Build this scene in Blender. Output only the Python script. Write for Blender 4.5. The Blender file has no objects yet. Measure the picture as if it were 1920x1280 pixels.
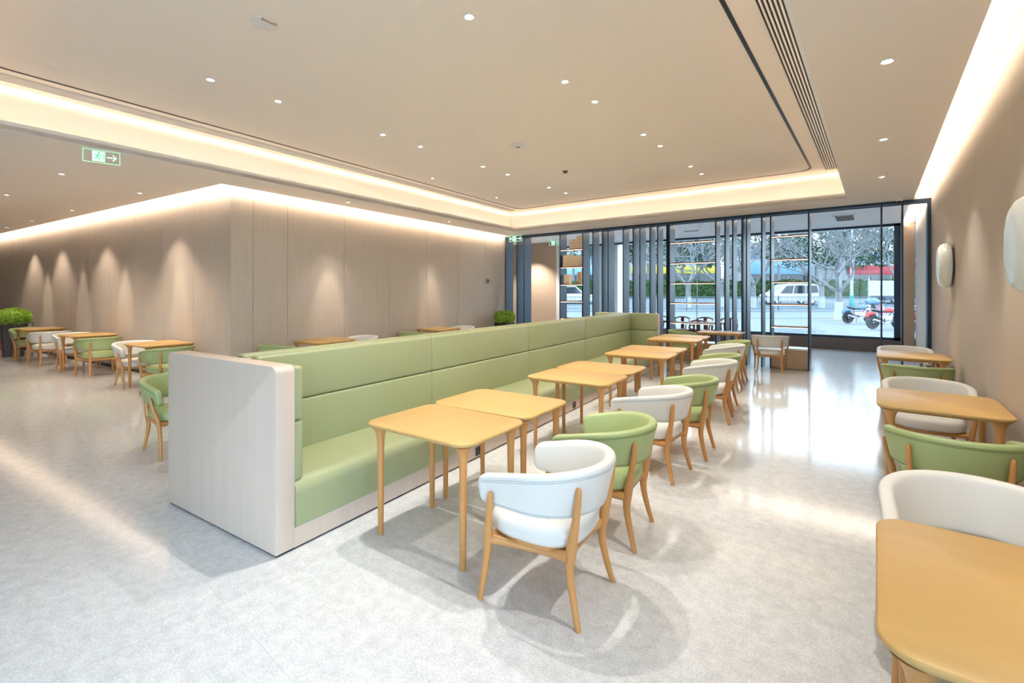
import bpy, bmesh, math, random
from mathutils import Vector, Matrix
random.seed(7)
D = bpy.data
S = bpy.context.scene
COL = S.collection
R = math.radians
PSI = math.atan((1644 - 960) / 885)

# ------------------------------------------------------------------ camera
cd = D.cameras.new('camera'); cam = D.objects.new('camera', cd); COL.objects.link(cam)
cam.location = (0, 0, 1.6)
cam.rotation_euler = (R(90), 0, PSI)
cd.sensor_width = 36; cd.lens = 36 * 885 / 1920
cd.shift_y = -(640 - 548) / 1920
cd.clip_start = .05; cd.clip_end = 400
S.camera = cam

# ------------------------------------------------------------------ world, view
w = D.worlds.new('sky'); S.world = w; w.use_nodes = True
nt = w.node_tree; nt.nodes.clear()
wo = nt.nodes.new('ShaderNodeOutputWorld'); bg = nt.nodes.new('ShaderNodeBackground')
tc = nt.nodes.new('ShaderNodeTexCoord'); sp = nt.nodes.new('ShaderNodeSeparateXYZ'); cr = nt.nodes.new('ShaderNodeValToRGB')
nt.links.new(tc.outputs['Generated'], sp.inputs[0]); nt.links.new(sp.outputs['Z'], cr.inputs[0])
cr.color_ramp.elements[0].position = 0.0; cr.color_ramp.elements[0].color = (.70, .86, 1.0, 1)
cr.color_ramp.elements[1].position = .6; cr.color_ramp.elements[1].color = (.53, .76, 1.0, 1)
nt.links.new(cr.outputs[0], bg.inputs[0]); bg.inputs[1].default_value = 3.0
nt.links.new(bg.outputs[0], wo.inputs[0])
vs = S.view_settings
vs.view_transform = 'Standard'; vs.look = 'None'; vs.gamma = 1; vs.use_curve_mapping = False
vs.exposure = 1.23
S.cycles.max_bounces = 10
S.cycles.diffuse_bounces = 6
S.cycles.transparent_max_bounces = 24

WARM = (1.0, .83, .66)
NEUT = (1.0, .935, .85)
def area(name, loc, sx, sy, energy, color, direction, spin=None):
    l = D.lights.new(name, 'AREA'); l.shape = 'RECTANGLE'; l.size = sx; l.size_y = sy
    l.energy = energy; l.color = color
    o = D.objects.new(name, l); COL.objects.link(o); o.location = loc
    z = -Vector(direction).normalized()
    y = Vector(spin).normalized(); y = (y - y.dot(z) * z).normalized(); x = y.cross(z)
    o.rotation_euler = Matrix((x, y, z)).transposed().to_euler()
    return o
def strip(p, q, outward, power, color=WARM, width=.03, up=.35):
    """LED strip lying in a cove between two points, shining outward and a little up"""
    p, q = Vector(p), Vector(q); L = (q - p).length
    area('cove_strip_light', (p + q) / 2, width, L, power * L, color, Vector(outward).normalized() + Vector((0, 0, up)), q - p)

LZ, UZ, TZ = 3.30, 3.84, 4.06          # lower ceiling, raised ceiling, top of the cove
HOLE = [(-7.14, .1), (-.43, .1), (-.43, 10.4), (-7.945, 10.38)]
def grow(poly, d):
    n = len(poly); out = []
    for i in range(n):
        a, b, c = Vector(poly[i - 1]), Vector(poly[i]), Vector(poly[(i + 1) % n])
        n1 = Vector(((b - a).y, -(b - a).x)).normalized(); n2 = Vector(((c - b).y, -(c - b).x)).normalized()
        m = (n1 + n2); m = m / m.dot(n1)
        out.append(tuple(b + m * d))
    return out
K_TRAY, K_TOP, K_WALL, K_LEFT = 1.5, 1.0, 1.8, 4.0
h1 = grow(HOLE, .07); h2 = grow(HOLE, .27)
for i in range(4):
    a, b = h1[i], h1[(i + 1) % 4]; n = (b[1] - a[1], -(b[0] - a[0]), 0)
    strip((*a, LZ + .05), (*b, LZ + .05), n, K_TRAY, up=.9)
    a, b = h2[i], h2[(i + 1) % 4]
    strip((*a, UZ + .06), (*b, UZ + .06), n, K_TOP, up=.1)
# wall coves: right wall, the two left walls
strip((.56, -5.8, LZ + .05), (.56, 16, LZ + .05), (1, 0, 0), K_WALL, up=.5)
strip((-8.17, 3.1, LZ + .05), (-8.84, 11.2, LZ + .05), (-1, -.08, 0), K_LEFT * 1.5, up=.2)
strip((-8.17, 3.09, LZ + .05), (-22, 1.60, LZ + .05), (-.11, 1, 0), K_LEFT, up=.2)
strip((-8.6, 12.82, 3.50), (.7, 12.82, 3.50), (0, -1, 0), 4, up=.6)

# daylight through the windows behind the camera
area('back_window_daylight', (-1.4, -5.95, 1.6), 3.2, 2.9, 5, (.5, .75, 1), (0, 1, 0), (0, 0, 1))
area('side_window_daylight', (.72, -1.5, 1.6), 4.8, 2.9, 16, (.6, .8, 1), (-1, 0, 0), (0, 0, 1))

# ------------------------------------------------------------------ materials
def principled(name):
    m = D.materials.new(name); m.use_nodes = True
    return m, m.node_tree, m.node_tree.nodes['Principled BSDF']
def mat(name, col, rough=.5, metal=0, var=0, scale=8, stretch=(1, 1, 1), bump=0, bscale=60, spec=.5, col2=None, coat=0):
    m, t, b = principled(name)
    b.inputs['Roughness'].default_value = rough; b.inputs['Metallic'].default_value = metal
    b.inputs['Specular IOR Level'].default_value = spec
    b.inputs['Coat Weight'].default_value = coat; b.inputs['Coat Roughness'].default_value = .2
    c = tuple(col) + (1,)
    b.inputs['Base Color'].default_value = c
    if var or bump or col2:
        tc = t.nodes.new('ShaderNodeTexCoord'); mp = t.nodes.new('ShaderNodeMapping'); mp.inputs['Scale'].default_value = stretch
        t.links.new(tc.outputs['Object'], mp.inputs[0])
    if var or col2:
        n = t.nodes.new('ShaderNodeTexNoise'); n.inputs['Scale'].default_value = scale; n.inputs['Detail'].default_value = 5
        r = t.nodes.new('ShaderNodeValToRGB')
        r.color_ramp.elements[0].position = .35; r.color_ramp.elements[1].position = .65
        c2 = tuple(col2) if col2 else tuple(x * (1 - var) for x in col)
        r.color_ramp.elements[0].color = c2 + (1,); r.color_ramp.elements[1].color = c
        t.links.new(mp.outputs[0], n.inputs['Vector']); t.links.new(n.outputs['Fac'], r.inputs[0]); t.links.new(r.outputs[0], b.inputs['Base Color'])
    if bump:
        n2 = t.nodes.new('ShaderNodeTexNoise'); n2.inputs['Scale'].default_value = bscale; n2.inputs['Detail'].default_value = 3
        bp = t.nodes.new('ShaderNodeBump'); bp.inputs['Strength'].default_value = bump; bp.inputs['Distance'].default_value = .01
        t.links.new(mp.outputs[0], n2.inputs['Vector']); t.links.new(n2.outputs['Fac'], bp.inputs['Height']); t.links.new(bp.outputs[0], b.inputs['Normal'])
    return m
def emis(name, col, s):
    m, t, b = principled(name); b.inputs['Base Color'].default_value = tuple(col) + (1,)
    b.inputs['Emission Color'].default_value = tuple(col) + (1,); b.inputs['Emission Strength'].default_value = s
    return m
def glassmat(name, tint=(.965, .99, 1), refl=.06):
    m = D.materials.new(name); m.use_nodes = True; t = m.node_tree; t.nodes.clear()
    o = t.nodes.new('ShaderNodeOutputMaterial'); mix = t.nodes.new('ShaderNodeMixShader')
    tr = t.nodes.new('ShaderNodeBsdfTransparent'); tr.inputs[0].default_value = tuple(tint) + (1,)
    gl = t.nodes.new('ShaderNodeBsdfGlossy'); gl.inputs['Roughness'].default_value = .01
    fr = t.nodes.new('ShaderNodeFresnel'); fr.inputs[0].default_value = 1.25
    t.links.new(fr.outputs[0], mix.inputs[0]); t.links.new(tr.outputs[0], mix.inputs[1]); t.links.new(gl.outputs[0], mix.inputs[2])
    t.links.new(mix.outputs[0], o.inputs[0])
    return m
def floor_mat():
    m, t, b = principled('polished_stone_tile')
    tc = t.nodes.new('ShaderNodeTexCoord'); mp = t.nodes.new('ShaderNodeMapping'); mp.inputs['Rotation'].default_value = (0, 0, R(2.5))
    t.links.new(tc.outputs['Object'], mp.inputs[0])
    br = t.nodes.new('ShaderNodeTexBrick'); br.inputs['Scale'].default_value = 1
    br.inputs['Brick Width'].default_value = .9; br.inputs['Row Height'].default_value = .9; br.inputs['Mortar Size'].default_value = .0022
    br.inputs['Mortar Smooth'].default_value = .4; br.offset = 0
    br.inputs['Color1'].default_value = (.61, .635, .655, 1); br.inputs['Color2'].default_value = (.65, .675, .695, 1); br.inputs['Mortar'].default_value = (.56, .575, .585, 1)
    br.inputs['Bias'].default_value = 0
    t.links.new(mp.outputs[0], br.inputs['Vector'])
    n = t.nodes.new('ShaderNodeTexNoise'); n.inputs['Scale'].default_value = 14; n.inputs['Detail'].default_value = 8; n.inputs['Roughness'].default_value = .7
    t.links.new(tc.outputs['Object'], n.inputs['Vector'])
    r = t.nodes.new('ShaderNodeValToRGB'); r.color_ramp.elements[0].position = .36; r.color_ramp.elements[1].position = .62
    r.color_ramp.elements[0].color = (.86, .86, .87, 1); r.color_ramp.elements[1].color = (1.04, 1.04, 1.03, 1)
    t.links.new(n.outputs['Fac'], r.inputs[0])
    v = t.nodes.new('ShaderNodeTexNoise'); v.inputs['Scale'].default_value = 95; v.inputs['Detail'].default_value = 2
    t.links.new(tc.outputs['Object'], v.inputs['Vector'])
    r2 = t.nodes.new('ShaderNodeValToRGB'); r2.color_ramp.elements[0].position = .40; r2.color_ramp.elements[1].position = .66
    r2.color_ramp.elements[0].color = (.92, .92, .92, 1); r2.color_ramp.elements[1].color = (1.1, 1.1, 1.1, 1)
    t.links.new(v.outputs['Fac'], r2.inputs[0])
    x = t.nodes.new('ShaderNodeMix'); x.data_type = 'RGBA'; x.blend_type = 'MULTIPLY'; x.inputs[0].default_value = 1
    t.links.new(br.outputs['Color'], x.inputs[6]); t.links.new(r.outputs[0], x.inputs[7])
    y = t.nodes.new('ShaderNodeMix'); y.data_type = 'RGBA'; y.blend_type = 'MULTIPLY'; y.inputs[0].default_value = 1
    t.links.new(x.outputs[2], y.inputs[6]); t.links.new(r2.outputs[0], y.inputs[7])
    t.links.new(y.outputs[2], b.inputs['Base Color'])
    b.inputs['Roughness'].default_value = .11; b.inputs['Specular IOR Level'].default_value = .4
    bp = t.nodes.new('ShaderNodeBump'); bp.inputs['Strength'].default_value = .05; bp.inputs['Distance'].default_value = .003
    t.links.new(n.outputs['Fac'], bp.inputs['Height']); t.links.new(bp.outputs[0], b.inputs['Normal'])
    return m
M = dict(
    floor=floor_mat(),
    ceil=mat('ceiling_paint', (.91, .82, .735), .9),
    lip=mat('lip_paint', (.90, .87, .83), .8),
    pceil=mat('daylit_ceiling_paint', (.86, .90, .94), .85),  # same ceiling, with the bluish daylight put into its colour
    cove=mat('cove_paint', (.80, .77, .72), .9),
    wall=mat('taupe_fabric_wall', (.56, .485, .41), .8, var=.06, scale=30, stretch=(1, 1, .05), bump=.08, bscale=300),
    brown=mat('brown_wall_panel', (.52, .38, .27), .6),
    curb=mat('bronze_panel', (.13, .105, .09), .45),
    black=mat('black_trim', (.012, .012, .014), .4),
    metal=mat('slate_metal', (.022, .05, .09), .42, spec=.35),
    wood=mat('honey_wood', (.60, .295, .095), .35, var=.12, scale=5, stretch=(1, 1, .12), coat=.15),
    top=mat('honey_wood_top', (.59, .385, .145), .42, var=.05, scale=4, stretch=(.25, 3, 1), spec=.35),
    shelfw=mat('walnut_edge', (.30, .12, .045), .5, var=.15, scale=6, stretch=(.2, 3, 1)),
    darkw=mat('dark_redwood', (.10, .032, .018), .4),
    white=mat('white_leather', (.72, .725, .70), .45, bump=.05, bscale=250),
    green=mat('sage_leather', (.38, .47, .215), .45, bump=.05, bscale=250),
    gpipe=mat('green_piping', (.19, .25, .09), .5),
    wpipe=mat('white_piping', (.45, .50, .52), .5),
    sofa=mat('sofa_green_leather', (.345, .385, .215), .42, bump=.05, bscale=200),
    lam=mat('grey_wood_laminate', (.63, .53, .445), .5, var=.05, scale=14, stretch=(1, 1, .06)),
    trim=mat('white_trim', (.8, .79, .77), .4),
    lamp=emis('downlight_lamp', (1, .93, .82), 14),
    led=emis('shelf_led', (1, .80, .58), 4),
    glass=glassmat('clear_glass'),
    plaster=mat('white_plaster', (.78, .78, .76), .8),
    disc=mat('white_gloss_dish', (.74, .80, .78), .22, spec=.6),
    leaf=mat('topiary_leaf', (.36, .56, .05), .5, col2=(.16, .32, .02), scale=18),
    pot=mat('dark_planter', (.055, .05, .05), .5),
    soil=mat('potting_soil', (.05, .035, .025), .9),
    red=mat('red_enamel', (.42, .02, .02), .3),
    gsign=emis('exit_green_light', (.02, .45, .18), .45),
    gwhite=emis('exit_white_light', (.60, 1.0, .76), .42),
    gedge=emis('exit_edge_light', (.40, .95, .50), .35),
    page=mat('book_cream', (.85, .68, .48), .6),
    page2=mat('book_tan', (.62, .40, .24), .6),
    page3=mat('book_ivory', (.85, .76, .62), .6),
    bark=mat('tree_bark', (0.186, 0.186, 0.186), .9, var=.4, scale=6),
    lime=mat('whitewash', (0.370, 0.395, 0.403), .9),
    pave=mat('pavement', (0.149, 0.149, 0.146), .9, var=.08, scale=1.5),
    road=mat('asphalt_road', (0.136, 0.146, 0.155), .9, var=.06, scale=.6),
    kerb=mat('kerb_stone', (0.161, 0.164, 0.164), .9),
    fence=mat('fence_paint', (.07, .10, .12), .6),
    hedge=mat('hedge_leaf', (0.081, 0.153, 0.040), .7, col2=(.02, .055, .018), scale=9),
    everg=mat('evergreen_leaf', (0.121, 0.186, 0.121), .7, col2=(.045, .08, .055), scale=3),
    carw=mat('white_car_paint', (0.450, 0.458, 0.467), .25, coat=.5),
    card=mat('dark_car_paint', (.03, .04, .06), .2, coat=.5),
    tint=mat('tinted_glass', (.02, .03, .04), .08),
    tyre=mat('tyre_rubber', (.02, .02, .022), .7),
    chrome=mat('chrome', (.6, .62, .65), .2, metal=1),
    bluesh=mat('shopfront_blue_band', (0.186, 0.335, 0.465), .6, var=.12, scale=.6),
    redsh=mat('shopfront_red_band', (0.363, 0.033, 0.040), .6),
    yelsh=mat('shopfront_yellow_band', (0.546, 0.422, 0.041), .6),
    conc=mat('pale_concrete', (0.307, 0.317, 0.317), .8),
    pink=mat('pink_plastic', (0.624, 0.312, 0.364), .5),
    teal=mat('teal_paint', (0.016, 0.290, 0.267), .5),
    bluep=mat('blue_tarp', (0.070, 0.139, 0.225), .5),
    gravel=mat('gravel', (0.186, 0.198, 0.205), .95, var=.6, scale=25),
    earth=mat('tree_pit_earth', (0.223, 0.192, 0.155), .95, var=.3, scale=12),
)

# ------------------------------------------------------------------ mesh helpers
class MB:
    def __init__(s): s.v = []; s.f = []
    def add(s, vs, fs):
        o = len(s.v); s.v += [tuple(p) for p in vs]; s.f += [tuple(i + o for i in f) for f in fs]; return s
    def box(s, a, b):
        x0, y0, z0 = a; x1, y1, z1 = b
        return s.add([(x0, y0, z0), (x1, y0, z0), (x1, y1, z0), (x0, y1, z0), (x0, y0, z1), (x1, y0, z1), (x1, y1, z1), (x0, y1, z1)],
                     [(0, 3, 2, 1), (4, 5, 6, 7), (0, 1, 5, 4), (1, 2, 6, 5), (2, 3, 7, 6), (3, 0, 4, 7)])
    def prism(s, poly, z0, z1):
        n = len(poly)
        return s.add([(x, y, z0) for x, y in poly] + [(x, y, z1) for x, y in poly],
                     [tuple(range(n))[::-1], tuple(range(n, 2 * n))] + [(i, (i + 1) % n, n + (i + 1) % n, n + i) for i in range(n)])
    def slab(s, a, b, t, z0, z1):
        """upright slab from a to b (2-D), thickness t to its left"""
        a, b = Vector(a), Vector(b); n = Vector((-(b - a).y, (b - a).x)).normalized() * t
        return s.prism([tuple(a), tuple(b), tuple(b + n), tuple(a + n)], z0, z1)
    def loft(s, rings, cap=True, close=True):
        n = len(rings[0]); o = []; fs = []
        for r in rings: o += list(r)
        for k in range(len(rings) - 1):
            for i in range(n if close else n - 1):
                j = (i + 1) % n
                fs.append((k * n + i, k * n + j, (k + 1) * n + j, (k + 1) * n + i))
        if cap:
            fs.append(tuple(range(n))[::-1]); fs.append(tuple(range((len(rings) - 1) * n, len(rings) * n)))
        return s.add(o, fs)
    def tube(s, pts, rad, n=8, flat=1.0, cap=True):
        pts = [Vector(p) for p in pts]; rings = []
        if not hasattr(rad, '__len__'): rad = [rad] * len(pts)
        up = None
        for i, p in enumerate(pts):
            d = (pts[min(i + 1, len(pts) - 1)] - pts[max(i - 1, 0)])
            if d.length < 1e-9: d = Vector((0, 0, 1))
            d.normalize()
            if up is None:
                up = Vector((0, 1, 0)) if abs(d.y) < .9 else Vector((0, 0, 1))
            x = (up - up.dot(d) * d).normalized(); up = x; y = d.cross(x)
            rings.append([p + (x * math.cos(a) * rad[i] + y * math.sin(a) * rad[i] * flat) for a in [2 * math.pi * k / n for k in range(n)]])
        return s.loft(rings, cap)
    def lathe(s, prof, c=(0, 0, 0), n=24, axis='z'):
        rings = []
        for r, z in prof:
            ring = []
            for k in range(n):
                a = 2 * math.pi * k / n; p = (r * math.cos(a), r * math.sin(a), z)
                if axis == 'x': p = (p[2], p[0], p[1])
                if axis == 'y': p = (p[1], p[2], p[0])
                ring.append((p[0] + c[0], p[1] + c[1], p[2] + c[2]))
            rings.append(ring)
        return s.loft(rings)
    def build(s, name, m, parent=None, smooth=False, bevel=0, seg=2, split=40, loc=None, rot=None):
        me = D.meshes.new(name); me.from_pydata(s.v, [], s.f)
        bm = bmesh.new(); bm.from_mesh(me)
        bmesh.ops.recalc_face_normals(bm, faces=bm.faces)
        if bevel:
            es = [e for e in bm.edges if len(e.link_faces) == 2 and e.calc_face_angle(0) > R(30)]
            bmesh.ops.bevel(bm, geom=es, offset=bevel, segments=seg, profile=.5, affect='EDGES', clamp_overlap=True)
        bm.to_mesh(me); bm.free()
        me.materials.append(m)
        if smooth or bevel:
            me.shade_smooth()
            try: me.set_sharp_from_angle(angle=R(split))
            except Exception: pass
        o = D.objects.new(name, me); COL.objects.link(o)
        if parent: o.parent = parent
        if loc: o.location = loc
        if rot is not None: o.rotation_euler = (0, 0, rot)
        return o
def tag(o, label, cat, group=None, kind=None):
    o['label'] = label; o['category'] = cat
    if group: o['group'] = group
    if kind: o['kind'] = kind
    return o
def struct(o, label=None):
    o['kind'] = 'structure'
    if label: o['label'] = label
    return o
def thing(name, label, cat, loc=(0, 0, 0), rot=0, group=None):
    o = D.objects.new(name, None); COL.objects.link(o); o.location = loc; o.rotation_euler = (0, 0, rot)
    o.empty_display_size = .1
    return tag(o, label, cat, group)
KIDS = {}
def kids(o): return [c for c in o.children]
def dup(root, loc, rot, label, group=None, scale=None, remat=None):
    def cp(o, par):
        c = o.copy(); COL.objects.link(c); c.parent = par
        if remat and c.type == 'MESH' and c.data.materials and c.data.materials[0] in remat:
            key = (c.data.name, remat[c.data.materials[0]].name)
            if key not in KIDS:
                me = c.data.copy(); me.materials[0] = remat[c.data.materials[0]]; KIDS[key] = me
            c.data = KIDS[key]
        for k in kids(o): cp(k, c)
        return c
    r = cp(root, None); r.location = loc; r.rotation_euler = (0, 0, rot); r['label'] = label
    if group: r['group'] = group
    if scale: r.scale = scale
    return r
def rrect(w, d, r, n=6, z=0, inset=0):
    w = w / 2 - inset; d = d / 2 - inset; r = max(r - inset, .001); out = []
    for cx, cy, a0 in ((w - r, d - r, 0), (-w + r, d - r, 90), (-w + r, -d + r, 180), (w - r, -d + r, 270)):
        for k in range(n + 1):
            a = R(a0 + 90 * k / n); out.append((cx + r * math.cos(a), cy + r * math.sin(a), z))
    return out

# ------------------------------------------------------------------ room shell
W1 = [(-8.32, 3.28), (-9.02, 11.34)]            # left wall, far part
W2 = [(-8.32, 3.28), (-24, 1.56)]               # left wall, near part running to the left
fl = MB().box((-24.2, -6.2, -.1), (.95, 16.25, 0)).build('floor', M['floor']); struct(fl)
def mk_ceiling():
    b = MB(); t = .09
    b.prism([(-.43, -6), (.531, -6), (.531, 11.34), (-.43, 11.34)], LZ, LZ + .05)
    b.prism([(-.43, 10.4), (-.43, 11.34), (-8.83, 11.34), (-7.945, 10.38)], LZ, LZ + .05)
    b.prism([(-8.83, 11.34), (-8.123, 3.065), (-7.25, 1.42), (-7.14, .1), (-7.945, 10.38)][::-1], LZ, LZ + .05)
    b.prism([(-7.25, 1.42), (-8.123, 3.065), (-24, 1.33), (-24, -6), (-7.14, -6), (-7.14, .1)], LZ, LZ + .05)
    b.prism([(-7.14, .1), (-7.14, -6), (-.43, -6), (-.43, .1)], LZ, LZ + .05)
    return b
# the left strip polygon is bounded by the tray edge: build it as clean quads
def mk_ceiling():
    b = MB(); z0, z1 = LZ, LZ + .05
    def le(y): return -7.14 - .805 * (y - .1) / 10.28
    b.prism([(-.43, -6), (.531, -6), (.531, 11.34), (-.43, 11.34)], z0, z1)
    b.prism([(-7.945, 10.38), (-.43, 10.4), (-.43, 11.34), (-8.83, 11.34)], z0, z1)
    b.prism([(-8.123, 3.065), (le(3.065), 3.065), (-7.945, 10.38), (-8.83, 11.34)], z0, z1)
    b.prism([(-24, 1.33), (-24, .1), (-7.14, .1), (le(3.065), 3.065), (-8.123, 3.065)], z0, z1)
    b.prism([(-24, -6), (-.43, -6), (-.43, .1), (-24, .1)], z0, z1)
    return b
struct(mk_ceiling().build('ceiling', M['ceil']))
# lip of the tray
b = MB(); hi = grow(HOLE, .03)
for i in range(4):
    a, c, d_, e = HOLE[i], HOLE[(i + 1) % 4], hi[(i + 1) % 4], hi[i]
    b.prism([a, c, d_, e], LZ - .002, LZ + .09)
struct(b.build('trim_1', M['lip']), 'pale upstand lip round the raised ceiling')
# cove face + roof above
b = MB(); f0 = grow(HOLE, .42); f1 = grow(HOLE, .47)
for i in range(4): b.prism([f0[i], f0[(i + 1) % 4], f1[(i + 1) % 4], f1[i]], LZ + .05, TZ)
struct(b.build('trim_2', M['cove']), 'bright cove face round the raised ceiling')
struct(MB().box((-24.2, -6.2, TZ), (.95, 16.3, TZ + .1)).build('ceiling', M['cove']))
# raised ceiling panel
struct(MB().prism(grow(HOLE, .30), UZ, UZ + .04).build('ceiling', M['ceil']))
# pockets above the wall coves
struct(MB().box((.50, -6, 3.53), (.80, 16.1, 3.56)).build('ceiling', M['cove']))
b = MB()
b.prism([(-8.0, 3.0), (-8.75, 11.34), (-9.05, 11.34), (-8.35, 3.3)], 3.56, 3.58)
b.prism([(-8.0, 3.0), (-8.35, 3.3), (-24, 1.58), (-24, 1.25)], 3.56, 3.58)
struct(b.build('ceiling', M['cove']))
# walls
b = MB(); b.box((.775, 1.0, 0), (.95, 16.25, TZ)); b.box((.775, -6.2, 3.1), (.95, 1.0, TZ)); b.box((.775, -6.2, 0), (.95, -5.8, 3.1))
struct(b.build('wall_right', M['wall']))
b = MB(); b.box((.80, -5.8, 0), (.9, 1.0, .06)); b.box((.80, -5.8, 3.04), (.9, 1.0, 3.1))
for k in range(5): y = -5.8 + 6.74 * k / 4; b.box((.80, y, 0), (.9, y + .06, 3.1))
struct(b.build('window_5', M['metal'])); struct(MB().box((.84, -5.8, .06), (.85, 1.0, 3.04)).build('window_6', M['glass']))
def panel_wall(a, c, cuts, t=.12, z1=TZ, side=1):
    a, c = Vector(a), Vector(c); L = (c - a).length; d = (c - a) / L; n = Vector((-d.y, d.x)) * side
    b = MB(); xs = [0] + cuts + [L]
    for i in range(len(xs) - 1):
        p = a + d * (xs[i] + (.003 if i else 0)); q = a + d * (xs[i + 1] - .003)
        b.prism([tuple(p), tuple(q), tuple(q + n * .03), tuple(p + n * .03)], .0, z1)
    p, q = a + n * .03, c + n * .03
    b.prism([tuple(p), tuple(q), tuple(q + n * t), tuple(p + n * t)], 0, z1)
    return b
struct(panel_wall(W1[0], W1[1], [.36, .985, 2.2, 3.4, 4.6, 5.8, 7.0]).build('wall_left', M['wall']))
struct(panel_wall(W2[0], W2[1], [1.2 * k for k in range(1, 13)], side=-1).build('wall_left', M['wall']))
b = MB(); b.slab((-24, 1.53), (-8.33, 3.25), .03, 0, .06); struct(b.build('baseboard_left', M['black']))
b = MB(); b.slab((-8.30, 3.27), (-9.0, 11.34), -.02, 0, .06); struct(b.build('baseboard_left', M['black']))
struct(MB().box((.76, 1.0, 0), (.775, 16, .05)).build('baseboard_right', M['black']))
struct(MB().box((-24.2, -6.2, 0), (-24, 16.25, TZ)).build('wall_far_left', M['wall']))
# back wall behind the camera with a long daylight window
b = MB(); b.box((-24.2, -6.2, 0), (-3.2, -6, TZ)); b.box((-3.2, -6.2, 3.1), (.95, -6, TZ)); b.box((.3, -6.2, 0), (.95, -6, 3.1))
struct(b.build('wall_back', M['wall']))
b = MB(); b.box((-3.2, -6.15, 0), (.3, -6.05, .06)); b.box((-3.2, -6.15, 3.04), (.3, -6.05, 3.1))
for k in range(4): x = -3.2 + 3.44 * k / 3; b.box((x, -6.15, 0), (x + .06, -6.05, 3.1))
struct(b.build('window_2', M['metal']))
struct(MB().box((-3.2, -6.11, .06), (.3, -6.10, 3.04)).build('window_2_glass', M['glass'])).name = 'window_3'

# ------------------------------------------------------------------ porch behind the screen
struct(MB().box((-14, 12.8, 3.42), (.775, 16.1, 3.46)).build('ceiling', M['pceil']))
struct(MB().box((-14, 11.34, 3.62), (.775, 13.2, 3.64)).build('ceiling', M['pceil']))
struct(MB().box((-14, 11.34, LZ), (.775, 11.40, 3.64)).build('wall_far', M['ceil']))
struct(MB().box((-14.2, 14.4, 0), (-9.11, 14.6, 3.42)).build('wall_porch_left', M['brown']))
struct(MB().box((-9.105, 14.38, 0), (-8.97, 14.62, 3.42)).build('trim_3', M['plaster']), 'white post at the end of the brown porch wall')
struct(MB().box((.5, 15.9, 0), (.775, 16.25, 3.42)).build('wall_porch_right', M['brown']))
struct(MB().box((-14.2, 11.4, 0), (-14, 16.2, 3.64)).build('wall_porch_end', M['wall']))
# window wall
b = MB()
b.box((-14, 16.05, .33), (.5, 16.17, .40)); b.box((-14, 16.05, 3.36), (.5, 16.17, 3.42))
for x in (-14, -9.0, -8.85, .36): b.box((x, 16.05, .33), (x + .14, 16.17, 3.42))
struct(b.build('window_1', M['metal']), 'dark frame of the street window')
for k, x in enumerate((-6.8, -4.75, -2.62, -.5)):
    pass
struct(MB().box((-14, 16.1, .40), (.5, 16.11, 3.36)).build('window_4', M['glass']), 'clear glass of the street window')
b = MB()
for x in (-6.8, -4.72, -2.55): b.box((x, 16.08, .4), (x + .02, 16.13, 3.36))
struct(b.build('trim_4', M['lime']), 'thin pale joints between the window panes')
struct(MB().box((-14, 15.98, 0), (.5, 16.2, .33)).build('baseboard_far', M['curb']))
struct(MB().box((-24, 16.2, 3.42), (3, 16.9, 4.4)).build('wall_outside', M['plaster']))
tag(MB().box((-8.80, 16.7, 0), (-7.82, 17.2, 3.6)).build('outdoor_pillar', M['plaster'], bevel=.02), 'broad white pillar standing outside the street window', 'pillar')

# air grille of the porch ceiling
g = thing('ceiling_vent', 'grey slatted air vent in the ceiling just inside the street window', 'vent', (-.62, 14.1, 3.415))
b = MB()
for s in (-1, 1): b.box((s * .2 - .02, -.55, -.006), (s * .2 + .02, .55, .006)); b.box((-.22, s * .53 - .02, -.006), (.22, s * .53 + .02, .006))
b.build('frame', M['trim'], g)
b = MB()
for k in range(17): y = -.48 + k * .06; b.box((-.18, y - .012, -.005), (.18, y + .012, .004))
b.build('louver', M['conc'], g); MB().box((-.18, -.51, .002), (.18, .51, .005)).build('backing', M['black'], g)
tag(MB().box((-.2, -.03, -.01), (.2, .03, .004)).build('slot_vent', M['curb'], loc=(-4.35, 14.3, 3.415)), 'small dark slot vent in the ceiling beyond the middle shelves', 'vent')

# ------------------------------------------------------------------ ceiling fittings
slot = MB()
SL = [(-6.88, .46), (-.957, .46), (-.957, 10.17), (-7.62, 10.15)]
def round_loop(poly, r, n=6):
    out = []
    for i in range(len(poly)):
        a, p, c = Vector(poly[i - 1]), Vector(poly[i]), Vector(poly[(i + 1) % len(poly)])
        u = (a - p).normalized(); v = (c - p).normalized()
        for k in range(n + 1):
            t = k / n; out.append(tuple((p + u * r) * (1 - t) ** 2 + p * 2 * t * (1 - t) + (p + v * r) * t ** 2))
    return out
la = round_loop(SL, .25); lb = round_loop(grow(SL, .034), .27)
n = len(la); vs_ = [(x, y, UZ - .005) for x, y in la] + [(x, y, UZ - .005) for x, y in lb] + [(x, y, UZ - .001) for x, y in la] + [(x, y, UZ - .001) for x, y in lb]
slot.add(vs_, [(i, (i + 1) % n, n + (i + 1) % n, n + i) for i in range(n)] + [(2 * n + i, 2 * n + (i + 1) % n, 3 * n + (i + 1) % n, 3 * n + i) for i in range(n)]
         + [(i, (i + 1) % n, 2 * n + (i + 1) % n, 2 * n + i) for i in range(n)] + [(n + i, n + (i + 1) % n, 3 * n + (i + 1) % n, 3 * n + i) for i in range(n)])
tag(slot.build('lighting_track', M['black']), 'thin black track running round the raised ceiling with rounded corners', 'track')
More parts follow.
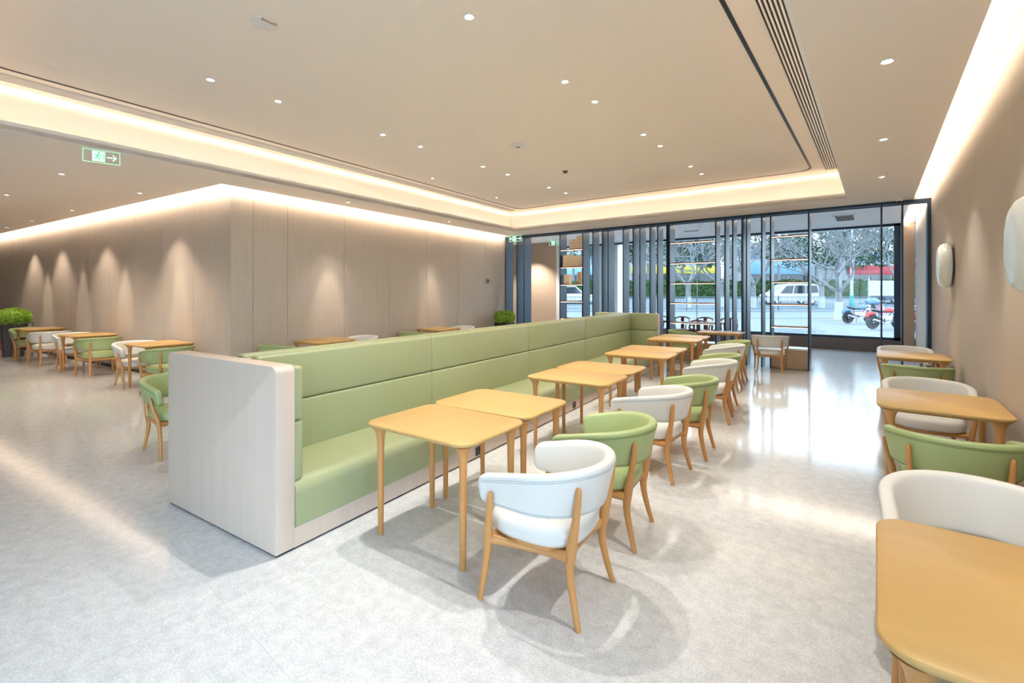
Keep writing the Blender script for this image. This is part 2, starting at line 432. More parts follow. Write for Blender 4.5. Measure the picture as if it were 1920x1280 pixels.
def grille(p, q, wd, label, bars):
    p, q = Vector(p), Vector(q); L = (q - p).length; ang = math.atan2(-(q - p).x, (q - p).y)
    g = thing('linear_grille', label, 'vent', ((p.x + q.x) / 2, (p.y + q.y) / 2, UZ), ang, 'long ceiling air grilles')
    MB().box((-wd / 2, -L / 2, -.003), (wd / 2, L / 2, -.001)).build('backing', M['black'], g)
    b = MB()
    for k in range(bars + 1):
        x = -wd / 2 + wd * k / bars; b.box((x - wd / bars * .20, -L / 2, -.022), (x + wd / bars * .20, L / 2, -.003))
    for y in (-L / 2, L / 2): b.box((-wd / 2, y - .01, -.02), (wd / 2, y + .01, -.003))
    b.build('louver', M['cove'], g)
grille((-.60, .4), (-.60, 10.28), .28, 'long slatted air grille along the right side of the raised ceiling', 9)
grille((-7.16, .5), (-7.90, 10.2), .17, 'long slatted air grille along the left side of the raised ceiling', 6)

def make_down(r, label):
    t = thing('downlight', label, 'ceiling light')
    MB().lathe([(r, .004), (r, -.006), (r * .82, -.008), (r * .60, -.001), (r * .60, .004)], n=20).build('trim_ring', M['trim'], t, smooth=True)
    MB().lathe([(.001, -.0012), (r * .60, -.0012), (r * .60, .001), (.001, .001)], n=20).build('lamp', M['lamp'], t)
    return t
def spot(x, y, z, e, deg=75, blend=.6, col=NEUT, rad=.009, tilt=None):
    l = D.lights.new('downlight_beam', 'SPOT'); l.energy = e; l.spot_size = R(deg); l.spot_blend = blend; l.color = col; l.shadow_soft_size = rad
    o = D.objects.new('downlight_beam', l); COL.objects.link(o); o.location = (x, y, z - .03)
    if tilt: o.rotation_euler = tilt
proto = None
def down(x, y, z, label, group, e=55, r=.055, deg=85, col=NEUT, beam=True, tilt=None, rad=.009, blend=.6):
    global proto
    if proto is None:
        proto = make_down(.048, label); proto.location = (x, y, z); proto['group'] = group; t = proto
    else: t = dup(proto, (x, y, z), 0, label, group, scale=(r / .055, r / .055, 1))
    if beam: spot(x, y, z, e, deg, col=col, tilt=tilt, rad=rad, blend=blend)
ORD = ['first', 'second', 'third', 'fourth', 'fifth', 'sixth', 'seventh', 'eighth', 'ninth']
E_MAIN = 88
for side, X, ys in (('above the right-hand tables', -2.62, [2.12, 2.82, 4.31, 4.98, 6.44, 7.1, 8.58, 9.25]), ('left of the sofa', -5.55, [1.99, 2.70, 4.18, 4.88, 6.34, 7.05, 8.47, 9.16])):
    for k, y in enumerate(ys):
        if 'right' in side and k == 0:
            continue
        down(X, y, UZ, 'round downlight in the raised ceiling %s, %s from the camera' % (side, ORD[k - (1 if 'right' in side else 0)]), 'downlights in the raised ceiling', E_MAIN * (.28 if X < -5 and y < 3 else .8 if y > 5 else 1), deg=80, blend=.85, col=NEUT if y < 3.5 else (1, .885, .74))
spot(-2.62, 2.12, UZ, E_MAIN * 1.1, 80, blend=.85)
for k, (x, y) in enumerate([(-6.9, 6.38), (-7.1, 8.59)]):
    down(x, y, UZ, ['small downlight in the raised ceiling near the left grille, nearer one', 'small downlight in the raised ceiling near the left grille, farther one'][k], 'small downlights near the left grille', r=.04, beam=False)
for k, y in enumerate([4.43, 6.67, 8.82]):
    down(.06, y, LZ, 'downlight in the ceiling beside the right wall, %s from the camera' % ORD[k], 'downlights along the right wall', 32, r=.055, deg=88)
spot(.06, 2.1, LZ, 66, 112)
for k, (x, y) in enumerate([(-9.26, 1.41), (-11.99, 1.12), (-9.99, 2.5), (-13.18, 2.16), (-15.9, 1.9), (-18.0, 1.68)]):
    down(x, y, LZ, 'small downlight of the left ceiling, ' + ['below the big green exit sign', 'nearest the left picture edge on the near row', 'closest to the wall corner', 'second along the wall from its corner', 'third along the wall from its corner', 'farthest along the left wall'][k], 'downlights in the lower left ceiling', 62 if k < 2 else 55, r=.05, deg=122 if k < 2 else 84, col=WARM)
for k, (x, y) in enumerate([(-7.89, 5.16), (-8.11, 8.03)]):
    down(x, y, LZ, ['small downlight in the left ceiling strip, nearer the wall corner', 'small downlight in the left ceiling strip, nearer the slatted screen'][k], 'downlights in the left ceiling strip', 25, r=.045, deg=70)
# wall washing beams of the left walls
def wash(x, y, dx, dy, e=55, a=9):
    v = Vector((dx, dy, -2.35)); q = v.to_track_quat('-Z', 'Y').to_euler()
    l = D.lights.new('wall_wash_beam', 'SPOT'); l.energy = e; l.spot_size = R(27); l.spot_blend = .75; l.color = (1, .82, .64); l.shadow_soft_size = .03
    o = D.objects.new('wall_wash_beam', l); COL.objects.link(o); o.location = (x, y, LZ - .04); o.rotation_euler = q
wash(-7.89, 5.16, -.59, -.05, 75); wash(-8.13, 8.03, -.6, 0, 55)
for x in (-9.99, -12.3, -14.6, -17.0): wash(x, 3.1 + (x + 8.32) * .11 - .37, 0, .55, 55)
for y in (4.9, 8.2, 1.9): wash(.22, y, .555, 0, 32)

for k, (x, y) in enumerate([(-10.0, 13.6), (-6.6, 14.2), (-3.6, 14.2)]):  # porch downlights added to brighten the brown wall and the ceiling there
    down(x, y, 3.42 if y > 12.8 else 3.62, 'added downlight in the ceiling between screen and window, %s from the left' % ORD[k], 'added downlights before the street window', 230 if k == 0 else 60, r=.05, deg=100)
# other ceiling items
def disc_item(name, label, cat, x, y, z, r, m='trim', h=.02, prof=None):
    o = MB().lathe(prof or [(.001, -h), (r * .7, -h), (r * .95, -h * .6), (r, 0), (.001, 0)], n=28).build(name, M[m], smooth=True, loc=(x, y, z)); return tag(o, label, cat)
s = thing('ceiling_speaker', 'round white ceiling speaker near the top of the picture', 'speaker', (-4.03, 1.85, UZ))
MB().lathe([(.085, 0), (.10, 0), (.10, -.012), (.085, -.016)], n=30).build('rim', M['trim'], s, smooth=True)
MB().lathe([(.001, -.008), (.085, -.008), (.085, -.002), (.001, -.002)], n=30).build('mesh_cover', M['ceil'], s)
MB().box((.055, -.06, -.018), (.085, .06, -.008)).build('bracket', M['brown'], s)
disc_item('ceiling_sensor', 'flat round cover on the raised ceiling near its left slot', 'sensor', -6.45, .95, UZ, .085, 'ceil', .012)
disc_item('ceiling_access_cover', 'faint flat disc on the raised ceiling above the aisle, nearer one', 'cover', -1.41, 6.57, UZ, .07, 'ceil', .006)
disc_item('ceiling_access_cover', 'faint flat disc on the raised ceiling above the aisle, farther one', 'cover', -1.41, 8.66, UZ, .07, 'ceil', .006)
a = thing('wifi_access_point', 'white access point box in the middle of the raised ceiling', 'access point', (-4.3, 5.72, UZ), R(20))
MB().loft([rrect(.2, .2, .05, 5, 0), rrect(.2, .2, .05, 5, -.025), rrect(.17, .17, .04, 5, -.04)]).build('housing', M['trim'], a, smooth=True)
MB().box((-.03, -.03, -.043), (.03, .03, -.039)).build('badge', M['conc'], a)
a = thing('motion_detector', 'tiny dark detector on the raised ceiling beyond the access point', 'detector', (-4.54, 7.48, UZ))
MB().lathe([(.001, -.05), (.03, -.045), (.045, -.02), (.05, 0), (.001, 0)], n=16).build('dome', M['curb'], a, smooth=True)
MB().lathe([(.07, 0), (.07, -.008), (.05, -.008), (.05, 0)], n=20).build('base_ring', M['trim'], a)
disc_item('ceiling_access_cover', 'pale flat disc on the raised ceiling behind the tiny detector', 'cover', -4.5, 7.78, UZ, .09, 'ceil', .008)
# cctv camera by the far right end
a = thing('security_camera', 'white dome security camera under the ceiling at the right end of the screen', 'camera', (.32, 11.0, LZ))
MB().lathe([(.001, 0), (.055, 0), (.055, -.03), (.048, -.06), (.001, -.06)], n=20).build('mount', M['trim'], a, smooth=True)
MB().lathe([(.001, -.10), (.025, -.095), (.04, -.075), (.044, -.058), (.001, -.058)], n=20).build('lens_dome', M['black'], a, smooth=True)

# exit signs: clear plate with a lit running figure and an arrow
def exit_sign(loc, rot, wd, ht, label, arrow=1):
    t = thing('exit_sign', label, 'sign', loc, rot, 'lit green exit signs')
    MB().box((-wd / 2, -.004, -ht), (wd / 2, .004, 0)).build('clear_plate', M['glass'], t)
    b = MB(); e = .0035 * wd / .32
    for x in (-wd / 2, wd / 2): b.box((x - e, -.005, -ht), (x + e, .005, 0))
    for z in (-ht, 0): b.box((-wd / 2, -.005, z - e), (wd / 2, .005, z + e))
    b.build('lit_edge', M['gedge'], t)
    MB().box((-wd * .36, -.02, 0), (wd * .36, .02, .02)).build('ceiling_mount', M['trim'], t)
    q = ht * .40; cz = -ht / 2; cx = -.08 * wd
    MB().box((cx - q, -.008, cz - q), (cx + q, -.005, cz + q)).build('pictogram_panel', M['gwhite'], t)
    b = MB(); k = q / 10
    def pt(x, z): return (cx + x * k, -.009, cz + z * k)
    for pts, r in (([(-1, 4), (-2, 0)], 1.3), ([(-2, 0), (1.5, -2.5), (0, -7)], .9), ([(-2, 0), (-4, -4), (-7.5, -4.5)], .9), ([(-1, 3.5), (3, 2.5), (5, 4.5)], .7), ([(-1, 3.5), (-5, 3), (-6, 0)], .7)):
        b.tube([pt(*p) for p in pts], r * k, 6)
    b.lathe([(.001, -.0105), (1.7 * k, -.0105), (1.7 * k, -.008), (.001, -.008)], c=(cx + .3 * k, 0, cz + 7 * k), n=12, axis='y')
    for x in (6.5, 9): b.box((cx + (x - .4) * k, -.0095, cz - 9 * k), (cx + (x + .4) * k, -.008, cz + 9 * k))
    b.build('running_figure', M['gsign'], t)
    b = MB(); x0 = (.14 if arrow > 0 else -.34) * wd; x1 = (.40 if arrow > 0 else -.42) * wd
    if arrow > 0:
        b.box((x0, -.007, cz - .006), (x1, -.004, cz + .006))
        for sg in (-1, 1): b.tube([(x1, -.0055, cz), (x1 - .10 * wd, -.0055, cz + sg * ht * .25)], .0055, 6)
    else:
        for x0, x1, sg2 in ((-.44 * wd, -.28 * wd, 1), (.44 * wd, .14 * wd, -1)):
            b.box((min(x0, x1), -.007, cz - .012), (max(x0, x1), -.004, cz + .012))
            for sg in (-1, 1): b.tube([(x0, -.0055, cz), (x0 + sg2 * .08 * wd, -.0055, cz + sg * ht * .25)], .010, 6)
    b.build('arrow', M['gwhite'], t)
    return t
exit_sign((-7.255, 1.45, 3.275), R(78), .33, .145, 'large green exit sign hanging from the lower ceiling at the upper left')
exit_sign((-8.45, 11.1, 3.27), R(10), .40, .16, 'small green exit sign above the dark panels at the left end of the screen', 0)
exit_sign((-8.9, 13.9, 3.40), R(10), .34, .16, 'small green exit sign beyond the screen above the brown wall')

# wall fittings
def dish(y, label):
    t = thing('wall_lamp', label, 'wall lamp', (.775, y, 1.95 if y > 6 else 1.88), 0, 'round white wall lamps')
    MB().lathe([(.001, -.150), (.16, -.149), (.225, -.143), (.262, -.125), (.283, -.095), (.29, -.06), (.286, -.03), (.27, -.02), (.001, -.02)], n=48, axis='x').build('dish', M['disc'], t, smooth=True)
    MB().lathe([(.001, -.02), (.10, -.02), (.10, 0), (.001, 0)], n=24, axis='x').build('mount', M['conc'], t)
dish(8.3, 'round white domed wall lamp on the right wall nearer the window')
dish(4.03, 'round white domed wall lamp cut by the right picture edge')
a = thing('wall_call_point', 'small dark square box on the left wall near the screen', 'wall box', (-8.895, 10.35, 1.93), R(4.8))
MB().box((0, -.05, -.06), (.03, .05, .06)).build('box_body', M['curb'], a, bevel=.005); MB().box((.03, -.025, -.02), (.034, .025, .03)).build('push_plate', M['black'], a)

# ------------------------------------------------------------------ slatted screen
fins_px = [-8.99, -8.57, -8.30, -7.05, -6.32, -6.02, -5.74, -5.57, -5.15, -4.88, -4.70, -4.44, -4.25, -4.02, -3.955, -2.90, -2.70, -2.54, -2.35, -2.26, -1.96, -1.79, -1.10, .07, .375]
FY, FD = 11.32, .36
NM = ['at the wall', 'second from the wall', 'third from the wall', 'left of the bookshelf', 'right of the bookshelf']
scr = t = thing('slatted_screen', 'tall screen of dark slate metal fins between the dining hall and the window', 'screen', (0, FY, 0))
MB().box((-9.05, 0, LZ - .05), (.775, .06, LZ)).build('front_rail', M['metal'], t); MB().box((-9.05, .3, LZ - .04), (.775, FD, LZ)).build('rear_rail', M['metal'], t)
for k, x in enumerate(fins_px):
    MB().box((-.014, 0, 0), (.014, FD, LZ - .05)).build('fin', M['metal'], scr, bevel=.002, seg=1, loc=(x, 0, 0))
MB().box((-.014, 0, 0), (.035, FD, LZ - .05)).build('fin', M['metal'], scr, bevel=.002, seg=1, loc=(.735, 0, 0))
tag(MB().box((.56, FY + .1, .0), (.566, FY + .26, LZ - .05)).build('glass_fin', M['glass']), 'narrow glass fin beside the right wall', 'glass fin')

def shelf_bay(x0, x1, label, tops):
    t = thing('shelf_unit', label, 'shelf', ((x0 + x1) / 2, FY, 0), 0, 'shelf bays of the screen'); h = (x1 - x0) / 2 - .016
    for z in (.89, 1.36, 1.83, 2.31, 2.80):
        sh = MB().box((-h, .01, z - .026), (h, FD - .01, z)).build('shelf', M['shelfw'], t, bevel=.002, seg=1)
        MB().box((-h, .03, z - .031), (h, .05, z - .0265)).build('light_strip', M['led'], sh)
    bx = MB().box((-h, .0, .01), (h, FD + .1, .40)).build('bench_box', M['brown'], t)
    MB().box((-h, -.005, .40), (h, FD + .11, .43)).build('bench_top', M['trim'], t, bevel=.003)
shelf_bay(-7.05, -6.32, 'bookshelf bay of the screen holding pale books', 1)
shelf_bay(-3.955, -2.90, 'empty five-shelf bay in the middle of the screen', 0)
shelf_bay(-1.79, -1.10, 'empty shelf bay with a white-topped bench box at the right', 0)
# thin lights under the top shelf of two bays
def book(x, z, w_, h_, d_, m, label, group, tilt=0, cache={}):
    t = MB().box((-w_ / 2, 0, 0), (w_ / 2, d_, h_)).build('book', M[m], bevel=.0015, seg=1, loc=(x, FY + .06, z)); t.rotation_euler = (0, tilt, 0)
    tag(t, label, 'book', group)
    return t
rb = random.Random(3)
def row(x0, x1, z, hs, shelf, colors):
    n = len(hs); wd = (x1 - x0) / n
    for i, h in enumerate(hs):
        m = colors[i % len(colors)]
        cn = {'page': 'cream', 'page2': 'tan', 'page3': 'ivory'}[m]
        book(x0 + wd * (i + .5), z + .001, wd * .93, h, .18 + .02 * rb.random(), m, '%s book on the %s, %s from its left' % (cn, shelf, (ORD + ['tenth', 'eleventh', 'twelfth', 'thirteenth', 'fourteenth'])[i]), 'books on the ' + shelf)
row(-6.78, -6.36, 2.80, [.27, .27, .27, .27, .27, .36, .36, .36, .36], 'top bookshelf', ['page', 'page3', 'page'])
row(-6.99, -6.38, 2.31, [.33, .33, .33, .33, .33, .32, .30, .31, .30, .31, .29, .28, .29, .28], 'second bookshelf', ['page', 'page', 'page3', 'page'])
row(-6.96, -6.80, 1.83, [.27, .27, .27], 'third bookshelf, left cluster', ['page', 'page3'])
row(-6.52, -6.37, 1.83, [.33, .33, .34], 'third bookshelf, right cluster', ['page2', 'page2', 'page'])

# ------------------------------------------------------------------ furniture
def make_table(w_, d_, label, group):
    """w_ along local x, d_ along local y"""
    t = thing('cafe_table', label, 'table', group=group)
    rings = [rrect(w_, d_, .10, 9, z, i) for i, z in ((.034, .7175), (.016, .722), (.004, .732), (0, .740), (.002, .746), (.008, .75))]
    MB().loft(rings).build('tabletop', M['top'], t, smooth=True, split=50)
    MB().loft([rrect(w_, d_, .05, 4, z, i) for i, z in ((.13, .69), (.13, .7175))]).build('underframe', M['wood'], t)
    for sx in (-1, 1):
        for sy in (-1, 1):
            x, y = sx * (w_ / 2 - .085), sy * (d_ / 2 - .085)
            pr = [(0, .016), (.004, .0185), (.3, .0205), (.58, .023), (.64, .026), (.67, .031), (.695, .041), (.712, .056), (.7185, .066)]
            MB().tube([(x - sx * .0 , y, z) for z, r in pr], [r for z, r in pr], 14).build('leg', M['wood'], t, smooth=True, split=60)
    return t

def chair_path(n=26):
    """U-shaped centre line, local +y is the open front"""
    Rx, Ry, yf = .298, .292, .262
    pts = []
    L1 = 9
    for k in range(L1): pts.append((-Rx * (1 - .02 * (1 - k / L1)), yf * (1 - k / L1)))
    for k in range(n + 1):
        a = math.pi + math.pi * k / n; pts.append((Rx * math.cos(a), Ry * math.sin(a)))
    for k in range(1, L1 + 1): pts.append((Rx * (1 - .02 * k / L1), yf * k / L1))
    return pts
def make_chair(mm, mp, label, group):
    t = thing('tub_chair', label, 'chair', group=group)
    P = chair_path(); n = len(P); cum = [0]
    for i in range(1, n): cum.append(cum[-1] + math.dist(P[i], P[i - 1]))
    T = cum[-1]; rings = []; NS = 20
    # resample with dense ends
    st = [0, .003, .010, .022, .038, .058] + [T * k / 40 for k in range(3, 38)] + [T - .058, T - .038, T - .022, T - .010, T - .003, T]
    def at(s_):
        s_ = min(max(s_, 0), T)
        for i in range(1, n):
            if cum[i] >= s_ - 1e-9:
                f = (s_ - cum[i - 1]) / (cum[i] - cum[i - 1]); return Vector((P[i - 1][0] + (P[i][0] - P[i - 1][0]) * f, P[i - 1][1] + (P[i][1] - P[i - 1][1]) * f))
        return Vector(P[-1])
    def frame(s_):
        p = at(s_); d = at(s_ + .01) - at(s_ - .01); nrm = Vector((d.y, -d.x)).normalized()   # outward for this direction
        if nrm.dot(p) < 0: nrm = -nrm
        u = abs(s_ / T * 2 - 1)                        # 0 at the back, 1 at the arm ends
        k = 1 - u ** 1.9; k = .35 * k + .65 * (k * k * (3 - 2 * k))
        zt = .668 + .082 * k; zb = .512 - .008 * k
        return p, nrm, zb, zt, k
    for s_ in st:
        p, nr, zb, zt, k = frame(s_); e = min(s_, T - s_); hh = (zt - zb) / 2; zc = (zt + zb) / 2; Rr = .055
        if e < Rr: q = math.sqrt(max(0, 1 - (1 - e / Rr) ** 2)); hh2 = hh - Rr + Rr * q
        else: q = 1; hh2 = hh
        th = .030 * (min(1, .35 + .65 * math.sqrt(min(1, e / .02))) if e < .02 else 1)
        ring = []
        for i in range(NS):
            a = 2 * math.pi * i / NS; ca, sa = math.cos(a), math.sin(a)
            u_ = math.copysign(abs(ca) ** .55, ca); v_ = math.copysign(abs(sa) ** .32, sa)
            z = zc + v_ * hh2
            rel = (z - .5) / .25
            off = u_ * th * (1.0 + .18 * max(0, rel - .4)) + (.042 + .012 * k) * (rel - .5)
            ring.append((p.x + nr.x * off, p.y + nr.y * off, z))
        rings.append(ring)
    sh = MB().loft(rings).build('backrest', M[mm], t, smooth=True, split=75)
    b = MB()
    for dz, top in ((.028, 1), (.020, 0)):
        for j in ((0, 1) if top else (0,)):
            pts = []
            for i in range(61):
                s_ = .035 + (T - .07) * i / 60; p, nr, zb, zt, k = frame(s_)
                z = (zt - dz - j * .010) if top else (zb + dz); rel = (z - .5) / .25
                off = .0305 * (1.0 + .18 * max(0, rel - .4)) + (.042 + .012 * k) * (rel - .5) - (.0015 if top else .002)
                pts.append((p.x + nr.x * off, p.y + nr.y * off, z))
            b.tube(pts, .0022, 5)
    b.build('piping', M[mp], sh)
    # seat
    def sup(wx, y0, y1, ins, z, e=.62, n_=40):
        out = []
        cy = (y0 + y1) / 2; hy = (y1 - y0) / 2 - ins; hx = wx - ins
        for i in range(n_):
            a = 2 * math.pi * i / n_; ca, sa = math.cos(a), math.sin(a)
            out.append((hx * math.copysign(abs(ca) ** e, ca), cy + hy * math.copysign(abs(sa) ** (e if sa > 0 else .8), sa), z))
        return out
    MB().loft([sup(.262, -.238, .285, i, z) for i, z in ((.03, .350), (.008, .358), (0, .378), (0, .415), (.006, .434), (.022, .447), (.06, .456), (.12, .461), (.2, .463))]).build('seat', M[mm], t, smooth=True, split=75)
    # timber
    fr = MB()
    fr.loft([sup(.24, -.21, .262, i, z) for i, z in ((.02, .326), (.0, .330), (.0, .349))])
    fr.tube([(-.205, -.205, .325), (-.21, -.1, .318), (-.235, .06, .318), (-.272, .2, .33)], [.030, .018, .017, .026], 8)
    fr.tube([(.205, -.205, .325), (.21, -.1, .318), (.235, .06, .318), (.272, .2, .33)], [.030, .018, .017, .026], 8)
    fr.tube([(-.205, -.205, .33), (-.1, -.195, .322), (.1, -.195, .322), (.205, -.205, .33)], [.028, .016, .016, .028], 8)
    fr.tube([(-.272, .205, .335), (-.14, .215, .325), (.14, .215, .325), (.272, .205, .335)], [.024, .015, .015, .024], 8)
    fr.build('seat_frame', M['wood'], t, smooth=True, split=60)
    def curve(pts, rr, name):
        # Catmull-Rom through the given points
        q = []; qr = []; P_ = [Vector(pts[0])] + [Vector(p) for p in pts] + [Vector(pts[-1])]; R_ = [rr[0]] + list(rr) + [rr[-1]]
        for i in range(1, len(P_) - 2):
            for k in range(5):
                u = k / 5; a, b_, c_, d_ = P_[i - 1], P_[i], P_[i + 1], P_[i + 2]
                q.append(.5 * ((2 * b_) + (c_ - a) * u + (2 * a - 5 * b_ + 4 * c_ - d_) * u * u + (3 * b_ - a - 3 * c_ + d_) * u ** 3)); qr.append(R_[i] + (R_[i + 1] - R_[i]) * u)
        q.append(P_[-2]); qr.append(R_[-2])
        MB().tube(q, qr, 10, flat=.8).build('leg', M['wood'], t, smooth=True, split=70)
    for sx in (-1, 1):
        curve([(sx * .228, -.268, 0), (sx * .212, -.236, .12), (sx * .204, -.212, .25), (sx * .208, -.222, .36), (sx * .216, -.248, .50), (sx * .222, -.264, .62), (sx * .223, -.268, .662), (sx * .223, -.268, .676)],
              [.015, .019, .023, .029, .021, .0175, .0155, .006], 'leg')
        curve([(sx * .288, .262, 0), (sx * .280, .245, .12), (sx * .278, .225, .25), (sx * .287, .212, .36), (sx * .320, .18, .50), (sx * .335, .165, .585), (sx * .336, .163, .60)],
              [.015, .018, .022, .027, .019, .015, .006], 'leg')
    return t
# ---- row of tables along the sofa
GT = 'square-ish cafe tables along the green sofa'
tA = make_table(.885, .650, 'nearest honey wood table in front of the green sofa', GT)
tA.location = (-2.255, 2.20, 0); tA.rotation_euler = (0, 0, R(3))
labs = ['honey wood table pushed against the nearest table on its far side', 'near table of the second pair along the green sofa', 'far table of the second pair along the green sofa', 'near table of the third pair along the green sofa',
        'far table of the third pair along the green sofa', 'near table of the last pair beside the sofa end', 'farthest sofa table, touching its pair partner near the sofa end']
for (x, y), l in zip([(-2.325, 2.865), (-2.42, 4.225), (-2.49, 4.89), (-2.61, 6.33), (-2.69, 7.0), (-2.93, 8.67), (-2.98, 9.335)], labs):
    dup(tA, (x, y, 0), R(4.5), l, GT)
dup(tA, (-2.66, 10.82, 0), R(2), 'separate honey wood table standing close to the slatted screen', 'tables near the screen')
tag(tA, 'nearest honey wood table in front of the green sofa', 'table', GT)
dup(tA, (-4.86, 1.86, 0), R(5), 'wood table mostly hidden behind the near end of the sofa', 'tables behind the sofa')
# right wall tables
GR = 'cafe tables along the right wall'
tB = make_table(.755, .87, 'large foreground honey wood table in the lower right corner', GR); tB.location = (.375, 1.865, 0)
dup(tB, (.375, 4.955, 0), 0, 'honey wood table against the right wall, middle of the three', GR)
dup(tB, (.375, 8.42, 0), 0, 'farthest honey wood table against the right wall', GR)
# left wall tables (room rotates with the wall)
GL = 'cafe tables along the left wall'
for (x, y), l, rt in (((-9.55, 2.66), 'wood table at the left wall, closest to the wall corner', 96), ((-12.70, 2.33), 'middle wood table of the three at the left wall', 96), ((-15.72, 2.02), 'wood table at the left wall, nearest the bush in the planter', 96)):
    dup(tB, (x, y, 0), R(rt), l, GL)
dup(tB, (-7.86, 4.66, 0), R(5), 'wood table top showing above the sofa back, left one', 'tables behind the sofa')
dup(tB, (-8.20, 7.78, 0), R(5), 'wood table top showing above the sofa back, right one', 'tables behind the sofa')

# ---- chairs
def heading(tilt): return R(90) + R(tilt)      # facing -x, tilted
GC = 'tub chairs facing the green sofa'
cw = make_chair('white', 'wpipe', 'white tub chair nearest the camera in front of the first sofa table', GC)
cg = make_chair('green', 'gpipe', 'green tub chair directly behind the nearest white chair', GC)
cw.location = (-1.40, 2.155, 0); cw.rotation_euler = (0, 0, heading(5))
cg.location = (-1.475, 2.945, 0); cg.rotation_euler = (0, 0, heading(8))
dup(cw, (-1.60, 4.14, 0), heading(-1), 'second white tub chair in the row facing the sofa', GC)
dup(cg, (-1.565, 4.86, 0), heading(6), 'second green tub chair in the row facing the sofa', GC)
dup(cw, (-1.70, 6.28, 0), heading(8), 'third white tub chair in the row facing the sofa', GC)
dup(cg, (-1.80, 6.97, 0), heading(6), 'third green tub chair in the row facing the sofa', GC)
dup(cw, (-2.03, 8.35, 0), heading(6), 'fourth and farthest white tub chair in the row facing the sofa', GC)
dup(cg, (-2.10, 9.12, 0), heading(6), 'fourth and farthest green tub chair in the row facing the sofa', GC)
dup(cg, (-3.45, 10.80, 0), R(-82), 'green tub chair left of the separate table near the screen', 'chairs near the screen')
dup(cw, (-1.72, 10.80, 0), R(8), 'white tub chair with its back to the camera before the white-topped bench', 'chairs near the screen')
GRc = 'tub chairs at the right wall tables'
dup(cw, (.345, 2.72, 0), R(180), 'large white tub chair behind the foreground table at the right edge', GRc)
dup(cg, (.375, 4.03, 0), R(0), 'green tub chair right behind the large white chair at the right edge', GRc)
dup(cw, (.375, 5.94, 0), R(180), 'white tub chair behind the middle right table', GRc)
dup(cg, (.375, 7.45, 0), R(0), 'green tub chair in front of the farthest right wall table', GRc)
dup(cw, (.34, 9.50, 0), R(180), 'white tub chair behind the farthest right wall table', GRc)
GLc = 'tub chairs at the left wall tables'
dup(cw, (-10.13, 2.50, 0), R(-84), 'white tub chair left of the wall table closest to the wall corner', GLc)
dup(cg, (-8.90, 2.60, 0), R(96), 'green tub chair half hidden behind the near end of the sofa, against the left wall', GLc)
dup(cg, (-11.88, 2.34, 0), R(96), 'green tub chair right of the middle left wall table', GLc)
dup(cw, (-13.30, 2.22, 0), R(-84), 'white tub chair left of the middle left wall table', GLc)
dup(cw, (-14.55, 2.02, 0), R(96), 'white tub chair right of the table nearest the topiary plant', GLc)
dup(cg, (-16.12, 1.88, 0), R(-84), 'green tub chair beside the tall topiary plant at the far left', GLc)
dup(cg, (-5.66, 1.76, 0), R(-84), 'green tub chair just left of the sofa end panel', 'chairs behind the sofa')
dup(cg, (-7.88, 3.88, 0), R(5), 'green chair rim showing over the sofa back, left one', 'chairs behind the sofa')
dup(cw, (-7.95, 5.45, 0), R(185), 'white chair rim showing over the sofa back, left one', 'chairs behind the sofa')
dup(cg, (-8.15, 6.98, 0), R(5), 'green chair rim showing over the sofa back, right one', 'chairs behind the sofa')
dup(cw, (-8.28, 8.62, 0), R(185), 'white chair rim showing over the sofa back, right one', 'chairs behind the sofa')

# ---- sofa (local x across, y along)
TH = R(5.5)
so = thing('banquette_sofa', 'long back-to-back green leather banquette with pale wood end panels', 'sofa', (-2.853, 1.374, 0), TH)
WU, LV = 1.41, 8.60
def endpanel(v0, v1):
    r = .05; prof = []
    for cx, a0 in ((-r, 0), (-WU + r, 90)):
        for k in range(7):
            a = R(a0 + 90 * k / 6); prof.append((cx + r * math.cos(a), 1.15 - r + r * math.sin(a)))
    prof += [(-WU, .014), (0, .014)]
    return MB().loft([[(u, v0, z) for u, z in prof], [(u, v1, z) for u, z in prof]])
endpanel(0, .125).build('end_panel', M['lam'], so, smooth=True, bevel=.004)
endpanel(LV - .12, LV).build('end_panel', M['lam'], so, smooth=True, bevel=.004)
MB().box((-WU, .12, .014), (0, LV - .12, .135)).build('plinth', M['lam'], so)
MB().box((-WU + .012, .012, 0), (-.012, LV - .012, .014)).build('toe_strip', M['black'], so)
MB().box((-.75, .125, .13), (-.66, LV - .12, 1.125)).build('back_core', M['lam'], so, bevel=.006)
def cushion(a, c, name='back_cushion', bev=.022, crown=.012):
    """padded block with softly rounded edges"""
    return MB().box(a, c).build(name, M['sofa'], so, bevel=bev, seg=4, split=80)
vb = [.205, 2.02, 3.98, 5.94, 8.375]
